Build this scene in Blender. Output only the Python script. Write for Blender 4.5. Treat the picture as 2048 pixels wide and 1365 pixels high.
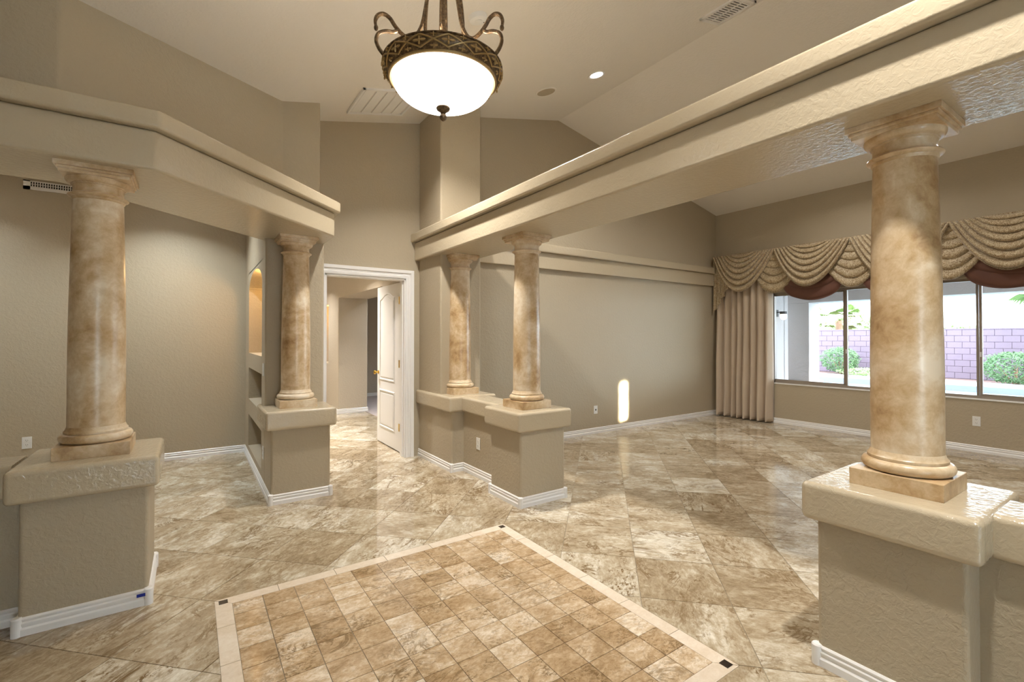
import bpy, bmesh, math, random
from mathutils import Vector, Matrix
random.seed(7)
R = math.radians
for o in list(bpy.data.objects): bpy.data.objects.remove(o)
sc = bpy.context.scene
COL = sc.collection

# ------------------------------------------------------------------ camera
YAW, PITCH, FPX, CY = 0.59767, 0.0105, 941.6, 663.6
CAMZ = 1.386
cam = bpy.data.cameras.new('camera'); co = bpy.data.objects.new('camera', cam); COL.objects.link(co)
cam.sensor_width = 36; cam.lens = FPX / 2048 * 36; cam.shift_y = -(682.5 - CY) / 2048
cam.clip_start = .02; cam.clip_end = 300
co.location = (0, 0, CAMZ); co.rotation_euler = (math.pi / 2 + PITCH, 0, -YAW)
sc.camera = co

# ------------------------------------------------------------------ world, sun, exposure
w = bpy.data.worlds.new('sky'); sc.world = w; w.use_nodes = True
nt = w.node_tree; nt.nodes.clear()
bg = nt.nodes.new('ShaderNodeBackground'); ow = nt.nodes.new('ShaderNodeOutputWorld')
bg.inputs[0].default_value = (.74, .87, 1.0, 1); bg.inputs[1].default_value = 13.0
nt.links.new(bg.outputs[0], ow.inputs[0])
SUN_DIR = Vector((-.15, .8, -.45)).normalized()
sl = bpy.data.lights.new('sun', 'SUN'); sl.energy = 9.0; sl.angle = R(.6); sl.color = (1, .93, .8)
so = bpy.data.objects.new('sun', sl); COL.objects.link(so)
so.rotation_euler = SUN_DIR.to_track_quat('-Z', 'Y').to_euler(); so.location = (14, -10, 12)
vs = sc.view_settings
vs.view_transform = 'Standard'; vs.look = 'None'; vs.exposure = 0.54; vs.gamma = 1; vs.use_curve_mapping = False

WARM = (1, .80, .55); LED = (1, .97, .935); DAY = (.78, .88, 1)
def area_light(name, loc, direction, sx, sy, power, color, spread=180, shape='RECTANGLE', parent=None):
    l = bpy.data.lights.new(name, 'AREA'); l.shape = shape; l.size = sx; l.size_y = sy
    l.energy = power; l.color = color; l.spread = R(spread)
    o = bpy.data.objects.new(name, l); COL.objects.link(o)
    o.location = loc; o.rotation_euler = Vector(direction).to_track_quat('-Z', 'Y').to_euler()
    if parent: o.parent = parent; o.matrix_parent_inverse = Matrix.Translation(-Vector(parent.location))
    return o
# added narrow area light outside, standing in for sun on the far wall
area_light('sun_strip_stand_in', (9.5, .40, 1.27), (-4.13, 4.5, -.90), .055, .62, 5, (1, .84, .58), 1.5)

# ------------------------------------------------------------------ helpers
def tag(o, label=None, cat=None, group=None, kind=None):
    if label: o['label'] = label
    if cat: o['category'] = cat
    if group: o['group'] = group
    if kind: o['kind'] = kind
    return o
def thing(name, loc=(0, 0, 0), rz=0, label=None, cat=None, group=None, kind=None):
    o = bpy.data.objects.new(name, None); COL.objects.link(o); o.empty_display_size = .05
    o.location = loc; o.rotation_euler = (0, 0, rz)
    return tag(o, label, cat, group, kind)
def link(name, me, mat, parent=None, loc=(0, 0, 0), rz=0):
    o = bpy.data.objects.new(name, me); COL.objects.link(o)
    if mat is not None and len(me.materials) == 0: me.materials.append(mat)
    o.location = loc; o.rotation_euler = (0, 0, rz)
    if parent: o.parent = parent
    return o
class MB:
    """collects shapes, becomes ONE mesh"""
    def __init__(s): s.bm = bmesh.new()
    def box(s, x0, x1, y0, y1, z0, z1, bev=0, seg=3, only=None):
        b = s if not bev else MB()
        vs = [b.bm.verts.new(p) for p in ((x0, y0, z0), (x1, y0, z0), (x1, y1, z0), (x0, y1, z0), (x0, y0, z1), (x1, y0, z1), (x1, y1, z1), (x0, y1, z1))]
        for f in ((0, 3, 2, 1), (4, 5, 6, 7), (0, 1, 5, 4), (1, 2, 6, 5), (2, 3, 7, 6), (3, 0, 4, 7)): b.bm.faces.new([vs[i] for i in f])
        if bev: b.bevel(bev, seg, only); s.join(b)
        return s
    def bevel(s, off, seg=3, only=None, ang=20):
        s.bm.normal_update()
        es = [e for e in s.bm.edges if len(e.link_faces) == 2 and e.calc_face_angle(0) > R(ang)]
        if only: es = [e for e in es if only(e)]
        bmesh.ops.bevel(s.bm, geom=es, offset=off, segments=seg, profile=.5, affect='EDGES', clamp_overlap=True)
        return s
    def join(s, o):
        me = bpy.data.meshes.new('t'); o.bm.to_mesh(me); s.bm.from_mesh(me); bpy.data.meshes.remove(me); return s
    def prism(s, pts, z0, z1, bev=0, seg=3, only=None, fn=None):
        """polygon (a,b) extruded along the third axis; fn maps (a,b,c) to xyz"""
        fn = fn or (lambda a, b, c: (a, b, c))
        b = MB()
        lo = [b.bm.verts.new(fn(a, c, z0)) for a, c in pts]; hi = [b.bm.verts.new(fn(a, c, z1)) for a, c in pts]
        n = len(pts)
        b.bm.faces.new(lo[::-1]); b.bm.faces.new(hi)
        for i in range(n): b.bm.faces.new((lo[i], lo[(i + 1) % n], hi[(i + 1) % n], hi[i]))
        bmesh.ops.recalc_face_normals(b.bm, faces=b.bm.faces)
        if bev: b.bevel(bev, seg, only)
        return s.join(b)
    def lathe(s, prof, c=(0, 0, 0), n=40, axis='z', a0=0, a1=2 * math.pi):
        full = abs(a1 - a0 - 2 * math.pi) < 1e-6
        k = n if full else n + 1
        rings = []
        for r, h in prof:
            ring = []
            for i in range(k):
                a = a0 + (a1 - a0) * i / n
                p = (r * math.cos(a), r * math.sin(a), h)
                if axis == 'x': p = (h, p[0], p[1])
                if axis == 'y': p = (p[0], h, p[1])
                ring.append(s.bm.verts.new((c[0] + p[0], c[1] + p[1], c[2] + p[2])))
            rings.append(ring)
        for q in range(len(rings) - 1):
            for i in range(n):
                j = (i + 1) % k
                s.bm.faces.new((rings[q][i], rings[q][j], rings[q + 1][j], rings[q + 1][i]))
        for ring, r in ((rings[0], prof[0][0]), (rings[-1], prof[-1][0])):
            if full and r > 1e-4: s.bm.faces.new(ring if ring is rings[-1] else ring[::-1])
        return s
    def tube(s, pts, r, n=8, cap=True):
        pts = [Vector(p) for p in pts]; rr = r if hasattr(r, '__len__') else [r] * len(pts)
        rings = []; up = None
        for i, p in enumerate(pts):
            t = (pts[min(i + 1, len(pts) - 1)] - pts[max(i - 1, 0)]).normalized()
            if up is None:
                up = Vector((0, 0, 1)) if abs(t.z) < .9 else Vector((1, 0, 0))
            a = t.cross(up).normalized(); up = a.cross(t).normalized()
            rings.append([s.bm.verts.new(p + (a * math.cos(2 * math.pi * k / n) + up * math.sin(2 * math.pi * k / n)) * rr[i]) for k in range(n)])
        for q in range(len(rings) - 1):
            for k in range(n): s.bm.faces.new((rings[q][k], rings[q][(k + 1) % n], rings[q + 1][(k + 1) % n], rings[q + 1][k]))
        if cap: s.bm.faces.new(rings[0][::-1]); s.bm.faces.new(rings[-1])
        return s
    def ell(s, c, rx, ry, rz, n=10, m=6, rot=None):
        prof = [(math.sin(math.pi * i / m), -math.cos(math.pi * i / m)) for i in range(m + 1)]
        b = MB(); b.lathe([(max(r, 1e-3), h) for r, h in prof], n=n)
        mat = Matrix.Translation(c) @ (rot.to_4x4() if rot else Matrix.Identity(4)) @ Matrix.Diagonal((rx, ry, rz, 1))
        bmesh.ops.transform(b.bm, matrix=mat, verts=b.bm.verts); return s.join(b)
    def grid(s, fn, nu, nv, closed_u=False):
        V = [[s.bm.verts.new(fn(i / nu, j / nv)) for i in range(nu + 1)] for j in range(nv + 1)]
        for j in range(nv):
            for i in range(nu): s.bm.faces.new((V[j][i], V[j][i + 1], V[j + 1][i + 1], V[j + 1][i]))
        return s
    def quad(s, *ps):
        s.bm.faces.new([s.bm.verts.new(p) for p in ps]); return s
    def sweep(s, path, prof, fn=None, closed=False):
        """profile (offset to the right of the path, height) along a 2-D path with mitred corners"""
        fn = fn or (lambda a, b, h: (a, b, h))
        P = [Vector(p) for p in path]; n = len(P); rows = []
        for i in range(n):
            d1 = (P[i] - P[i - 1]).normalized() if (i > 0 or closed) else None
            d2 = (P[(i + 1) % n] - P[i]).normalized() if (i < n - 1 or closed) else None
            d1 = d1 or d2; d2 = d2 or d1
            n1 = Vector((d1.y, -d1.x)); n2 = Vector((d2.y, -d2.x))
            m = (n1 + n2) / (1 + n1.dot(n2))
            rows.append([s.bm.verts.new(fn(P[i].x + m.x * o, P[i].y + m.y * o, h)) for o, h in prof])
        k = len(prof)
        for i in range(n if closed else n - 1):
            a, b = rows[i], rows[(i + 1) % n]
            for j in range(k - 1): s.bm.faces.new((a[j], b[j], b[j + 1], a[j + 1]))
        if not closed: s.bm.faces.new(rows[0]); s.bm.faces.new(rows[-1][::-1])
        bmesh.ops.recalc_face_normals(s.bm, faces=s.bm.faces)
        return s
    def mesh(s, name, smooth=True, ang=35):
        me = bpy.data.meshes.new(name); s.bm.to_mesh(me); s.bm.free()
        if smooth:
            me.polygons.foreach_set('use_smooth', [True] * len(me.polygons)); me.set_sharp_from_angle(angle=R(ang))
        return me
    def build(s, name, mat, parent=None, smooth=True, loc=(0, 0, 0), ang=35):
        o = link(name, s.mesh(name, smooth, ang), mat, parent, loc)
        if smooth and ang < 90 and len(o.data.polygons) > 6:
            m = o.modifiers.new('wn', 'WEIGHTED_NORMAL'); m.keep_sharp = True
        return o
def struct(name, mb, mat, label, cat, smooth=True):
    return tag(mb.build(name, mat, None, smooth), label, cat, None, 'structure')

# ------------------------------------------------------------------ materials
def srgb(r, g, b):
    f = lambda c: (c / 255 / 12.92) if c / 255 <= .04045 else ((c / 255 + .055) / 1.055) ** 2.4
    return (f(r), f(g), f(b), 1)
class NT:
    def __init__(s, name):
        s.m = bpy.data.materials.new(name); s.m.use_nodes = True; s.t = s.m.node_tree
        s.b = s.t.nodes['Principled BSDF']
    def n(s, typ, **kw):
        x = s.t.nodes.new(typ)
        for k, v in kw.items():
            if k.startswith('i_'): x.inputs[k[2:].replace('_', ' ')].default_value = v
            else: setattr(x, k, v)
        return x
    def l(s, a, b): s.t.links.new(a, b); return s
    def pos(s, scale=(1, 1, 1), obj=False):
        c = s.n('ShaderNodeTexCoord').outputs['Object'] if obj else s.n('ShaderNodeNewGeometry').outputs['Position']
        m = s.n('ShaderNodeMapping'); m.inputs['Scale'].default_value = scale; s.l(c, m.inputs[0]); return m.outputs[0]
    def noise(s, vec, scale, detail=3, rough=.5, dist=0):
        x = s.n('ShaderNodeTexNoise'); x.inputs['Scale'].default_value = scale; x.inputs['Detail'].default_value = detail
        x.inputs['Roughness'].default_value = rough; x.inputs['Distortion'].default_value = dist
        s.l(vec, x.inputs['Vector']); return x.outputs['Fac']
    def ramp(s, fac, stops):
        x = s.n('ShaderNodeValToRGB'); e = x.color_ramp.elements
        e[0].position, e[0].color = stops[0]; e[1].position, e[1].color = stops[-1]
        for p, c in stops[1:-1]: q = e.new(p); q.color = c
        s.l(fac, x.inputs[0]); return x.outputs[0]
    def mix(s, fac, a, b, mode='MIX'):
        x = s.n('ShaderNodeMix', data_type='RGBA', blend_type=mode)
        for v, i in ((fac, 0), (a, 6), (b, 7)):
            if isinstance(v, (float, int, tuple)): x.inputs[i].default_value = v
            else: s.l(v, x.inputs[i])
        return x.outputs[2]
    def math(s, op, a, b=0.0, c=None):
        x = s.n('ShaderNodeMath', operation=op)
        for i, v in enumerate((a, b) if c is None else (a, b, c)):
            if isinstance(v, (float, int)): x.inputs[i].default_value = v
            else: s.l(v, x.inputs[i])
        return x.outputs[0]
    def bump(s, h, strength, dist):
        x = s.n('ShaderNodeBump'); x.inputs['Strength'].default_value = strength; x.inputs['Distance'].default_value = dist
        s.l(h, x.inputs['Height']); s.l(x.outputs[0], s.b.inputs['Normal']); return s
    def base(s, c, rough=.5, spec=.5, metal=0):
        if isinstance(c, tuple): s.b.inputs['Base Color'].default_value = c
        else: s.l(c, s.b.inputs['Base Color'])
        if isinstance(rough, float): s.b.inputs['Roughness'].default_value = rough
        else: s.l(rough, s.b.inputs['Roughness'])
        s.b.inputs['Specular IOR Level'].default_value = spec; s.b.inputs['Metallic'].default_value = metal
        return s
def plain(name, c, rough=.5, spec=.5, metal=0.0):
    return NT(name).base(c, rough, spec, metal).m
def plaster(name, c, rough=.55, amt=.35, var=.04, spec=.35):
    t = NT(name); p = t.pos()
    c2 = tuple(min(1, k * (1 - var)) for k in c[:3]) + (1,)
    t.base(t.mix(t.noise(p, 1.3, 3), c, c2), rough, spec)
    a = t.noise(p, 38, 4, .55, .6); b = t.noise(p, 140, 2)
    r = t.ramp(a, [(.42, (0, 0, 0, 1)), (.62, (1, 1, 1, 1))])
    h = t.math('ADD', r, t.math('MULTIPLY', b, .35))
    t.bump(h, amt, .0035); return t.m
def travertine(name, tones, island=False, vein=.55, stretch=3.0, scale=3.2, rough=.10, dark=(.20, .125, .055, 1), tone=.24):
    t = NT(name)
    rnd = t.n('ShaderNodeNewGeometry').outputs['Random Per Island'] if island else t.n('ShaderNodeObjectInfo').outputs['Random']
    wn = t.n('ShaderNodeTexWhiteNoise', noise_dimensions='1D'); t.l(rnd, wn.inputs['W'])
    off = t.n('ShaderNodeVectorMath', operation='SCALE'); t.l(wn.outputs['Color'], off.inputs[0]); off.inputs['Scale'].default_value = 40
    mp = t.n('ShaderNodeMapping'); mp.inputs['Scale'].default_value = (1, stretch, 1)
    ad = t.n('ShaderNodeVectorMath', operation='ADD')
    t.l(t.n('ShaderNodeTexCoord').outputs['Object'], mp.inputs[0]); t.l(mp.outputs[0], ad.inputs[0]); t.l(off.outputs[0], ad.inputs[1])
    v = ad.outputs[0]
    sep = t.n('ShaderNodeSeparateColor'); t.l(wn.outputs['Color'], sep.inputs[0])
    n1 = t.noise(v, scale, 5, .55, .7)
    n2 = t.noise(v, scale * 6, 10, .78, .5)
    f = t.math('ADD', t.math('MULTIPLY', n1, .70), t.math('MULTIPLY', n2, 1.0))
    f = t.math('ADD', f, t.math('MULTIPLY_ADD', sep.outputs[1], tone, -.36 - tone / 2))
    col = t.ramp(f, [(.22, tones[0]), (.42, tones[1]), (.56, tones[2]), (.74, tones[3])])
    # dark wandering veins and clusters of pits, with a random strength per stone
    n3 = t.noise(v, scale * .6, 9, .68, 1.6)
    msk = t.ramp(t.noise(v, scale * .9, 2), [(.45, (0, 0, 0, 1)), (.60, (1, 1, 1, 1))])
    vn = t.math('MULTIPLY', t.ramp(t.math('ABSOLUTE', t.math('SUBTRACT', n3, .5)), [(.0, (1, 1, 1, 1)), (.012, (.75, .75, .75, 1)), (.034, (0, 0, 0, 1))]), msk)
    n4 = t.noise(v, scale * 11, 5, .72, .3)
    pm = t.ramp(t.noise(v, scale * 1.3, 4, .6, .8), [(.46, (0, 0, 0, 1)), (.60, (1, 1, 1, 1))])
    pit = t.math('MULTIPLY', t.ramp(n4, [(.50, (0, 0, 0, 1)), (.57, (1, 1, 1, 1))]), pm)
    amt = t.math('MULTIPLY', t.math('MAXIMUM', t.math('MULTIPLY', vn, 1.0), t.math('MULTIPLY', pit, .85)), t.math('MULTIPLY_ADD', sep.outputs[2], vein, vein * .35))
    col = t.mix(amt, col, dark)
    rr = t.math('MULTIPLY_ADD', pit, .10, rough)
    t.base(col, rr, .8); t.bump(t.math('MULTIPLY', pit, -1), .06, .0005)
    return t.m
M = {}
WALL = srgb(180, 166, 141)
M['wall'] = plaster('wall_paint', WALL)
M['wall_pink'] = plaster('hall_paint', srgb(192, 180, 160))
M['ceiling'] = plaster('ceiling_paint', srgb(236, 229, 218), .7, .22)
M['trim_paint'] = plaster('cap_paint', srgb(192, 177, 150), .15, .22, .04, .75)
M['white'] = plain('white_gloss_paint', srgb(236, 233, 228), .32)
M['plastic'] = plain('white_plastic', srgb(232, 230, 224), .35)
M['dark'] = plain('dark_slot', srgb(38, 34, 30), .6)
M['grout'] = plaster('grout', srgb(150, 136, 114), .8, .2)
T1 = [srgb(138, 118, 90), srgb(172, 154, 126), srgb(196, 182, 157), srgb(228, 221, 204)]
T2 = [srgb(150, 120, 84), srgb(184, 156, 120), srgb(204, 180, 148), srgb(232, 218, 196)]
M['tile'] = travertine('travertine', T1, False, .95, 1.7, 3.0, .035)
M['tile_field'] = travertine('travertine_field', T1, True, .95, 1.7, 3.0, .035)
M['tile_small'] = travertine('travertine_small', T2, False, .85, 1.5, 5.0, .09, tone=.27)
M['tile_border'] = travertine('cream_border_stone', [srgb(214, 196, 170), srgb(222, 205, 182), srgb(228, 213, 192), srgb(234, 222, 204)], False, .04, 1.3, 5, .14, tone=.1)
M['black_stone'] = travertine('black_marble', [srgb(22, 18, 16), srgb(38, 30, 26), srgb(50, 40, 34), srgb(90, 70, 54)], False, .2, 1.5, 18, .08, (.45, .33, .22, 1))
def faux_stone():
    t = NT('faux_marble')
    ad = t.n('ShaderNodeVectorMath', operation='ADD'); wn = t.n('ShaderNodeTexWhiteNoise', noise_dimensions='1D')
    t.l(t.n('ShaderNodeObjectInfo').outputs['Random'], wn.inputs['W'])
    sc_ = t.n('ShaderNodeVectorMath', operation='SCALE'); sc_.inputs['Scale'].default_value = 15; t.l(wn.outputs['Color'], sc_.inputs[0])
    t.l(t.n('ShaderNodeTexCoord').outputs['Object'], ad.inputs[0]); t.l(sc_.outputs[0], ad.inputs[1]); v = ad.outputs[0]
    a = t.noise(v, 3.2, 5, .6, .5); b = t.noise(v, 22, 8, .72, .4)
    f = t.math('ADD', t.math('MULTIPLY', a, 1.0), t.math('MULTIPLY_ADD', b, .45, -.22))
    col = t.ramp(f, [(.30, srgb(158, 124, 82)), (.43, srgb(192, 162, 120)), (.55, srgb(212, 188, 152)), (.68, srgb(230, 214, 188))])
    t.base(col, .30, .5); t.bump(b, .12, .002); return t.m
M['column'] = faux_stone()
def bronze():
    t = NT('antique_bronze'); p = t.pos(obj=True)
    n = t.noise(p, 60, 5, .7)
    t.base(t.ramp(n, [(.32, srgb(50, 40, 30)), (.55, srgb(112, 90, 64)), (.75, srgb(168, 142, 104))]), .42, .5, .5)
    t.bump(n, .25, .002); return t.m
M['bronze'] = bronze()
M['gold_rim'] = plain('gilded_rim', srgb(168, 140, 92), .38, .5, .5)
M['brass'] = plain('polished_brass', srgb(214, 176, 84), .22, .5, 1.0)
M['chrome'] = plain('brushed_aluminium', srgb(150, 138, 124), .4, .5, .1)
def emit(name, c, s, base=(.8, .8, .8, 1)):
    t = NT(name); t.base(base, .3); t.b.inputs['Emission Color'].default_value = c; t.b.inputs['Emission Strength'].default_value = s; return t.m
M['bowl'] = emit('lit_alabaster_glass', (1, .95, .87, 1), 3.2)
M['led'] = emit('led_lens', (1, .97, .93, 1), 40)
M['warm_bulb'] = emit('warm_puck', (1, .72, .36, 1), 30)
def glass():
    m = bpy.data.materials.new('window_glass'); m.use_nodes = True; t = m.node_tree; t.nodes.clear()
    o = t.nodes.new('ShaderNodeOutputMaterial'); mx = t.nodes.new('ShaderNodeMixShader'); lw = t.nodes.new('ShaderNodeLayerWeight'); pw = t.nodes.new('ShaderNodeMath'); fr = t.nodes.new('ShaderNodeMath')
    tr = t.nodes.new('ShaderNodeBsdfTransparent'); gl = t.nodes.new('ShaderNodeBsdfGlossy')
    tr.inputs[0].default_value = (.95, .97, .97, 1); gl.inputs['Roughness'].default_value = .01; pw.operation = 'POWER'; pw.inputs[1].default_value = 5; fr.operation = 'MULTIPLY_ADD'; fr.inputs[1].default_value = .6; fr.inputs[2].default_value = .025
    t.links.new(lw.outputs['Facing'], pw.inputs[0]); t.links.new(pw.outputs[0], fr.inputs[0])
    t.links.new(fr.outputs[0], mx.inputs[0]); t.links.new(tr.outputs[0], mx.inputs[1]); t.links.new(gl.outputs[0], mx.inputs[2]); t.links.new(mx.outputs[0], o.inputs[0])
    return m
M['glass'] = glass()
def brocade():
    t = NT('gold_brocade'); p = t.pos()
    a = t.noise(p, 42, 4, .6, 2.5); b = t.noise(p, 170, 2)
    f = t.math('ADD', t.math('MULTIPLY', a, .8), t.math('MULTIPLY', b, .3))
    t.base(t.ramp(f, [(.44, srgb(126, 102, 70)), (.53, srgb(164, 140, 104)), (.61, srgb(202, 186, 154))]), .55, .35)
    t.b.inputs['Sheen Weight'].default_value = .3
    t.bump(f, .3, .002); return t.m
M['brocade'] = brocade()
def cloth(name, c1, c2, rough=.8, sheen=.3):
    t = NT(name); p = t.pos(); a = t.noise(p, 220, 2); b = t.noise(p, 5, 3)
    t.base(t.mix(t.math('MULTIPLY_ADD', a, .4, t.math('MULTIPLY', b, .5)), c1, c2), rough, .25)
    t.b.inputs['Sheen Weight'].default_value = sheen; t.bump(a, .15, .001); return t.m
M['drape'] = cloth('taupe_drapery', srgb(206, 188, 164), srgb(184, 164, 140))
M['lining'] = cloth('brown_swag_cloth', srgb(112, 74, 58), srgb(92, 58, 46), .6)
M['stucco'] = plaster('white_stucco', srgb(158, 150, 146), .8, .5)
M['carpet'] = cloth('mauve_carpet', srgb(186, 172, 166), srgb(160, 146, 142), .95)
M['block'] = plaster('mauve_block', srgb(104, 88, 98), .85, .4, .15)
M['mortar'] = plaster('block_mortar', srgb(78, 64, 72), .9, .2)
M['deck'] = plaster('pool_deck', srgb(168, 162, 158), .8, .3)
M['soil'] = plaster('gravel_soil', srgb(110, 84, 78), .95, .8, .3)
M['pooltile'] = plaster('pool_tile', srgb(112, 108, 120), .3, .1, .2)
def water():
    t = NT('pool_water'); p = t.pos()
    n = t.noise(p, 3, 4, .5, .8)
    t.base(t.mix(n, srgb(90, 150, 176), srgb(140, 190, 206)), .05, .6); t.bump(n, .3, .03); return t.m
M['water'] = water()
def leaf(name, a, b):
    t = NT(name); p = t.pos(); t.base(t.mix(t.noise(p, 9, 3), a, b), .55, .3); return t.m
M['leaf'] = leaf('shrub_leaves', srgb(46, 74, 42), srgb(82, 108, 64))
M['leaf2'] = leaf('pale_tree_leaves', srgb(110, 136, 84), srgb(150, 166, 112))
M['palm'] = leaf('palm_fronds', srgb(66, 104, 56), srgb(140, 160, 90))
M['bark'] = plaster('bark', srgb(128, 100, 78), .9, .8, .3)
M['roof'] = plaster('hazed_clay_roof_tile', srgb(176, 160, 156), .8, .4, .2)  # base colour lightened to carry distance haze
M['bluetape'] = plain('blue_tape', srgb(20, 40, 140), .6)
M['paper'] = plain('tan_scuff', srgb(190, 160, 110), .8)
M['lampglass'] = emit('sconce_glass', (1, .85, .6, 1), 1.5)
M['filter'] = plaster('white_grille', srgb(226, 220, 208), .5, .05)

# ------------------------------------------------------------------ levels and main lines (metres)
ZS, ZF, ZC = 2.266, 2.478, 2.575          # beam soffit, top of fascia, top of cap
CAPB, CAPT = .612, .770                   # half-wall cap
RIDGE_X, RIDGE_Z, SL, SR = 4.10, 4.319, .2275, .2095
XW = 7.77                                 # window wall
def ceil_z(x): return RIDGE_Z - SL * (RIDGE_X - x) if x < RIDGE_X else RIDGE_Z - SR * (x - RIDGE_X)

# ------------------------------------------------------------------ floor
S2 = math.sqrt(2); PITCHT = .4565; C0, D0 = .659, 2.600
RX0, RX1, RY0, RY1 = .108, 1.914, 1.112, 2.925
mb = MB().box(-3.3, XW + .1, -3.6, 12.2, -.12, -.003)
floor = struct('floor', mb, M['grout'], 'polished travertine tile floor laid diagonally through the rooms', 'floor', False)
def clip(poly, a, b, c):          # keep a*x+b*y<=c
    out = []
    for i in range(len(poly)):
        p, q = poly[i], poly[(i + 1) % len(poly)]
        fp, fq = a * p[0] + b * p[1] - c, a * q[0] + b * q[1] - c
        if fp <= 0: out.append(p)
        if (fp < 0) != (fq < 0) and abs(fp - fq) > 1e-9:
            t = fp / (fp - fq); out.append((p[0] + t * (q[0] - p[0]), p[1] + t * (q[1] - p[1])))
    return out
def area(p): return abs(sum(p[i][0] * p[(i + 1) % len(p)][1] - p[(i + 1) % len(p)][0] * p[i][1] for i in range(len(p)))) / 2
def tile_poly(bm, poly, inset=.0014, ztop=0.0):
    cx = sum(p[0] for p in poly) / len(poly); cy = sum(p[1] for p in poly) / len(poly); n = len(poly)
    def ring(k, z):
        out = []
        for x, y in poly:
            d = Vector((cx - x, cy - y)); L = d.length or 1; d = d / L
            out.append(bm.verts.new((x + d.x * k, y + d.y * k, z)))
        return out
    r0, r2 = ring(0, ztop - .006), ring(0, ztop)
    for a, b in ((r0, r2),):
        for i in range(n): bm.faces.new((a[i], a[(i + 1) % n], b[(i + 1) % n], b[i]))
    bm.faces.new(r2)
def make_tile_mesh(polys, name='tile'):
    bm = bmesh.new()
    for p in polys:
        s_ = sum(p[i][0] * p[(i + 1) % len(p)][1] - p[(i + 1) % len(p)][0] * p[i][1] for i in range(len(p)))
        tile_poly(bm, p if s_ > 0 else p[::-1])
    me = bpy.data.meshes.new(name); bm.to_mesh(me); bm.free(); return me
hs = PITCHT / 2 - .0018
sq = [(-hs, -hs), (hs, -hs), (hs, hs), (-hs, hs)]
full_tile = make_tile_mesh([sq])
full_tile.materials.append(M['tile'])
cyw, syw = math.cos(YAW), math.sin(YAW)
cand = []
for i in range(-40, 40):
    for j in range(-40, 40):
        c = C0 + (i + .5) * PITCHT; d = D0 + (j + .5) * PITCHT
        x, y = (c + d) / S2, (d - c) / S2
        if not (-3.2 < x < XW + .25 and -3.5 < y < 12): continue
        if x > 2.75 and y > 5.3: continue
        wz = x * syw + y * cyw; u = x * cyw - y * syw
        inview = wz > .6 and abs(u / wz) < 1.35 and (y < 7 or x > .9)
        cand.append((0 if inview else 1, math.hypot(x, y), x, y))
cand.sort()
count = 0; rest = []
for o_, dist, x, y in cand:
    base_rot = R(45) if (x - y < -.3 and x < 2.2) else R(135)
    if random.random() < .2: base_rot = R(180) - base_rot
    cr, sr = math.cos(R(45)), math.sin(R(45))
    wp = [(x + cr * a - sr * b, y + sr * a + cr * b) for a, b in sq]
    polys = [wp]; cut = False
    if max(p[0] for p in wp) > RX0 and min(p[0] for p in wp) < RX1 and max(p[1] for p in wp) > RY0 and min(p[1] for p in wp) < RY1:
        g = .0015
        L = clip(wp, 1, 0, RX0 - g); Rr = clip(wp, -1, 0, -(RX1 + g)); mid = clip(clip(wp, -1, 0, -(RX0 - g)), 1, 0, RX1 + g)
        polys = [p for p in (L, Rr, clip(mid, 0, 1, RY0 - g) if mid else [], clip(mid, 0, -1, -(RY1 + g)) if mid else []) if len(p) > 2 and area(p) > 2e-4]
        cut = True
        if not polys: continue
        if abs(sum(area(p) for p in polys) - area(wp)) < 1e-4: polys = [wp]; cut = False
    if o_ == 0 and count < 300:
        count += 1
        if not cut: link('tile', full_tile, None, floor, (x, y, 0), base_rot)
        else:
            ca, sa = math.cos(-base_rot), math.sin(-base_rot)
            loc = [[(ca * (a - x) - sa * (b - y), sa * (a - x) + ca * (b - y)) for a, b in p] for p in polys]
            link('tile', make_tile_mesh(loc), M['tile'], floor, (x, y, 0), base_rot)
    else: rest += polys
tag(link('tile_field', make_tile_mesh(rest), M['tile_field'], floor), None, None, None, 'stuff')

# inlay: a square rug of six-inch tiles with a cream border and black corner insets
inlay = thing('floor_inlay', (1.011, 2.018, 0), 0, 'square stone inlay of small mottled tiles framed by cream border', 'floor inlay', None, 'structure')
def inlay_tile(name, poly, mat):
    cx = sum(p[0] for p in poly) / len(poly); cy = sum(p[1] for p in poly) / len(poly)
    o = link(name, make_tile_mesh([[(a - cx, b - cy) for a, b in poly]]), mat, inlay, (cx - 1.011, cy - 2.018, 0))
    return o
BW = .0745; ix0, ix1, iy0, iy1 = RX0 + BW, RX1 - BW, RY0 + BW, RY1 - BW
xs = [ix0] + [.322 + .1545 * k for k in range(10)] + [ix1]; ys = [iy0] + [1.326 + .1555 * k for k in range(10)] + [iy1]
g = .0016
for i in range(len(xs) - 1):
    for j in range(len(ys) - 1):
        inlay_tile('tile', [(xs[i] + g, ys[j] + g), (xs[i + 1] - g, ys[j] + g), (xs[i + 1] - g, ys[j + 1] - g), (xs[i] + g, ys[j + 1] - g)], M['tile_small'])
# border: mitred ends, each stone about a foot long
cuts_x = [.405 + .3025 * k for k in range(5)]; cuts_y = [1.409 + .308 * k for k in range(5)]
def border(side):
    cs = [None] + (cuts_x if side in 'tb' else cuts_y) + [None]
    for k in range(len(cs) - 1):
        a, b = cs[k], cs[k + 1]
        if side in 'tb':
            yo, yi = (RY1, iy1) if side == 't' else (RY0, iy0)
            pl = [(RX0 + .003 if a is None else a + g, yo), (RX1 - .003 if b is None else b - g, yo), (ix1 - .001 if b is None else b - g, yi), (ix0 + .001 if a is None else a + g, yi)]
        else:
            xo, xi = (RX0, ix0) if side == 'l' else (RX1, ix1)
            pl = [(xo, RY0 + .003 if a is None else a + g), (xo, RY1 - .003 if b is None else b - g), (xi, iy1 - .001 if b is None else b - g), (xi, iy0 + .001 if a is None else a + g)]
        inlay_tile('border_tile', pl, M['tile_border'])
for s_ in 'tblr': border(s_)
cs_ = .020
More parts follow.
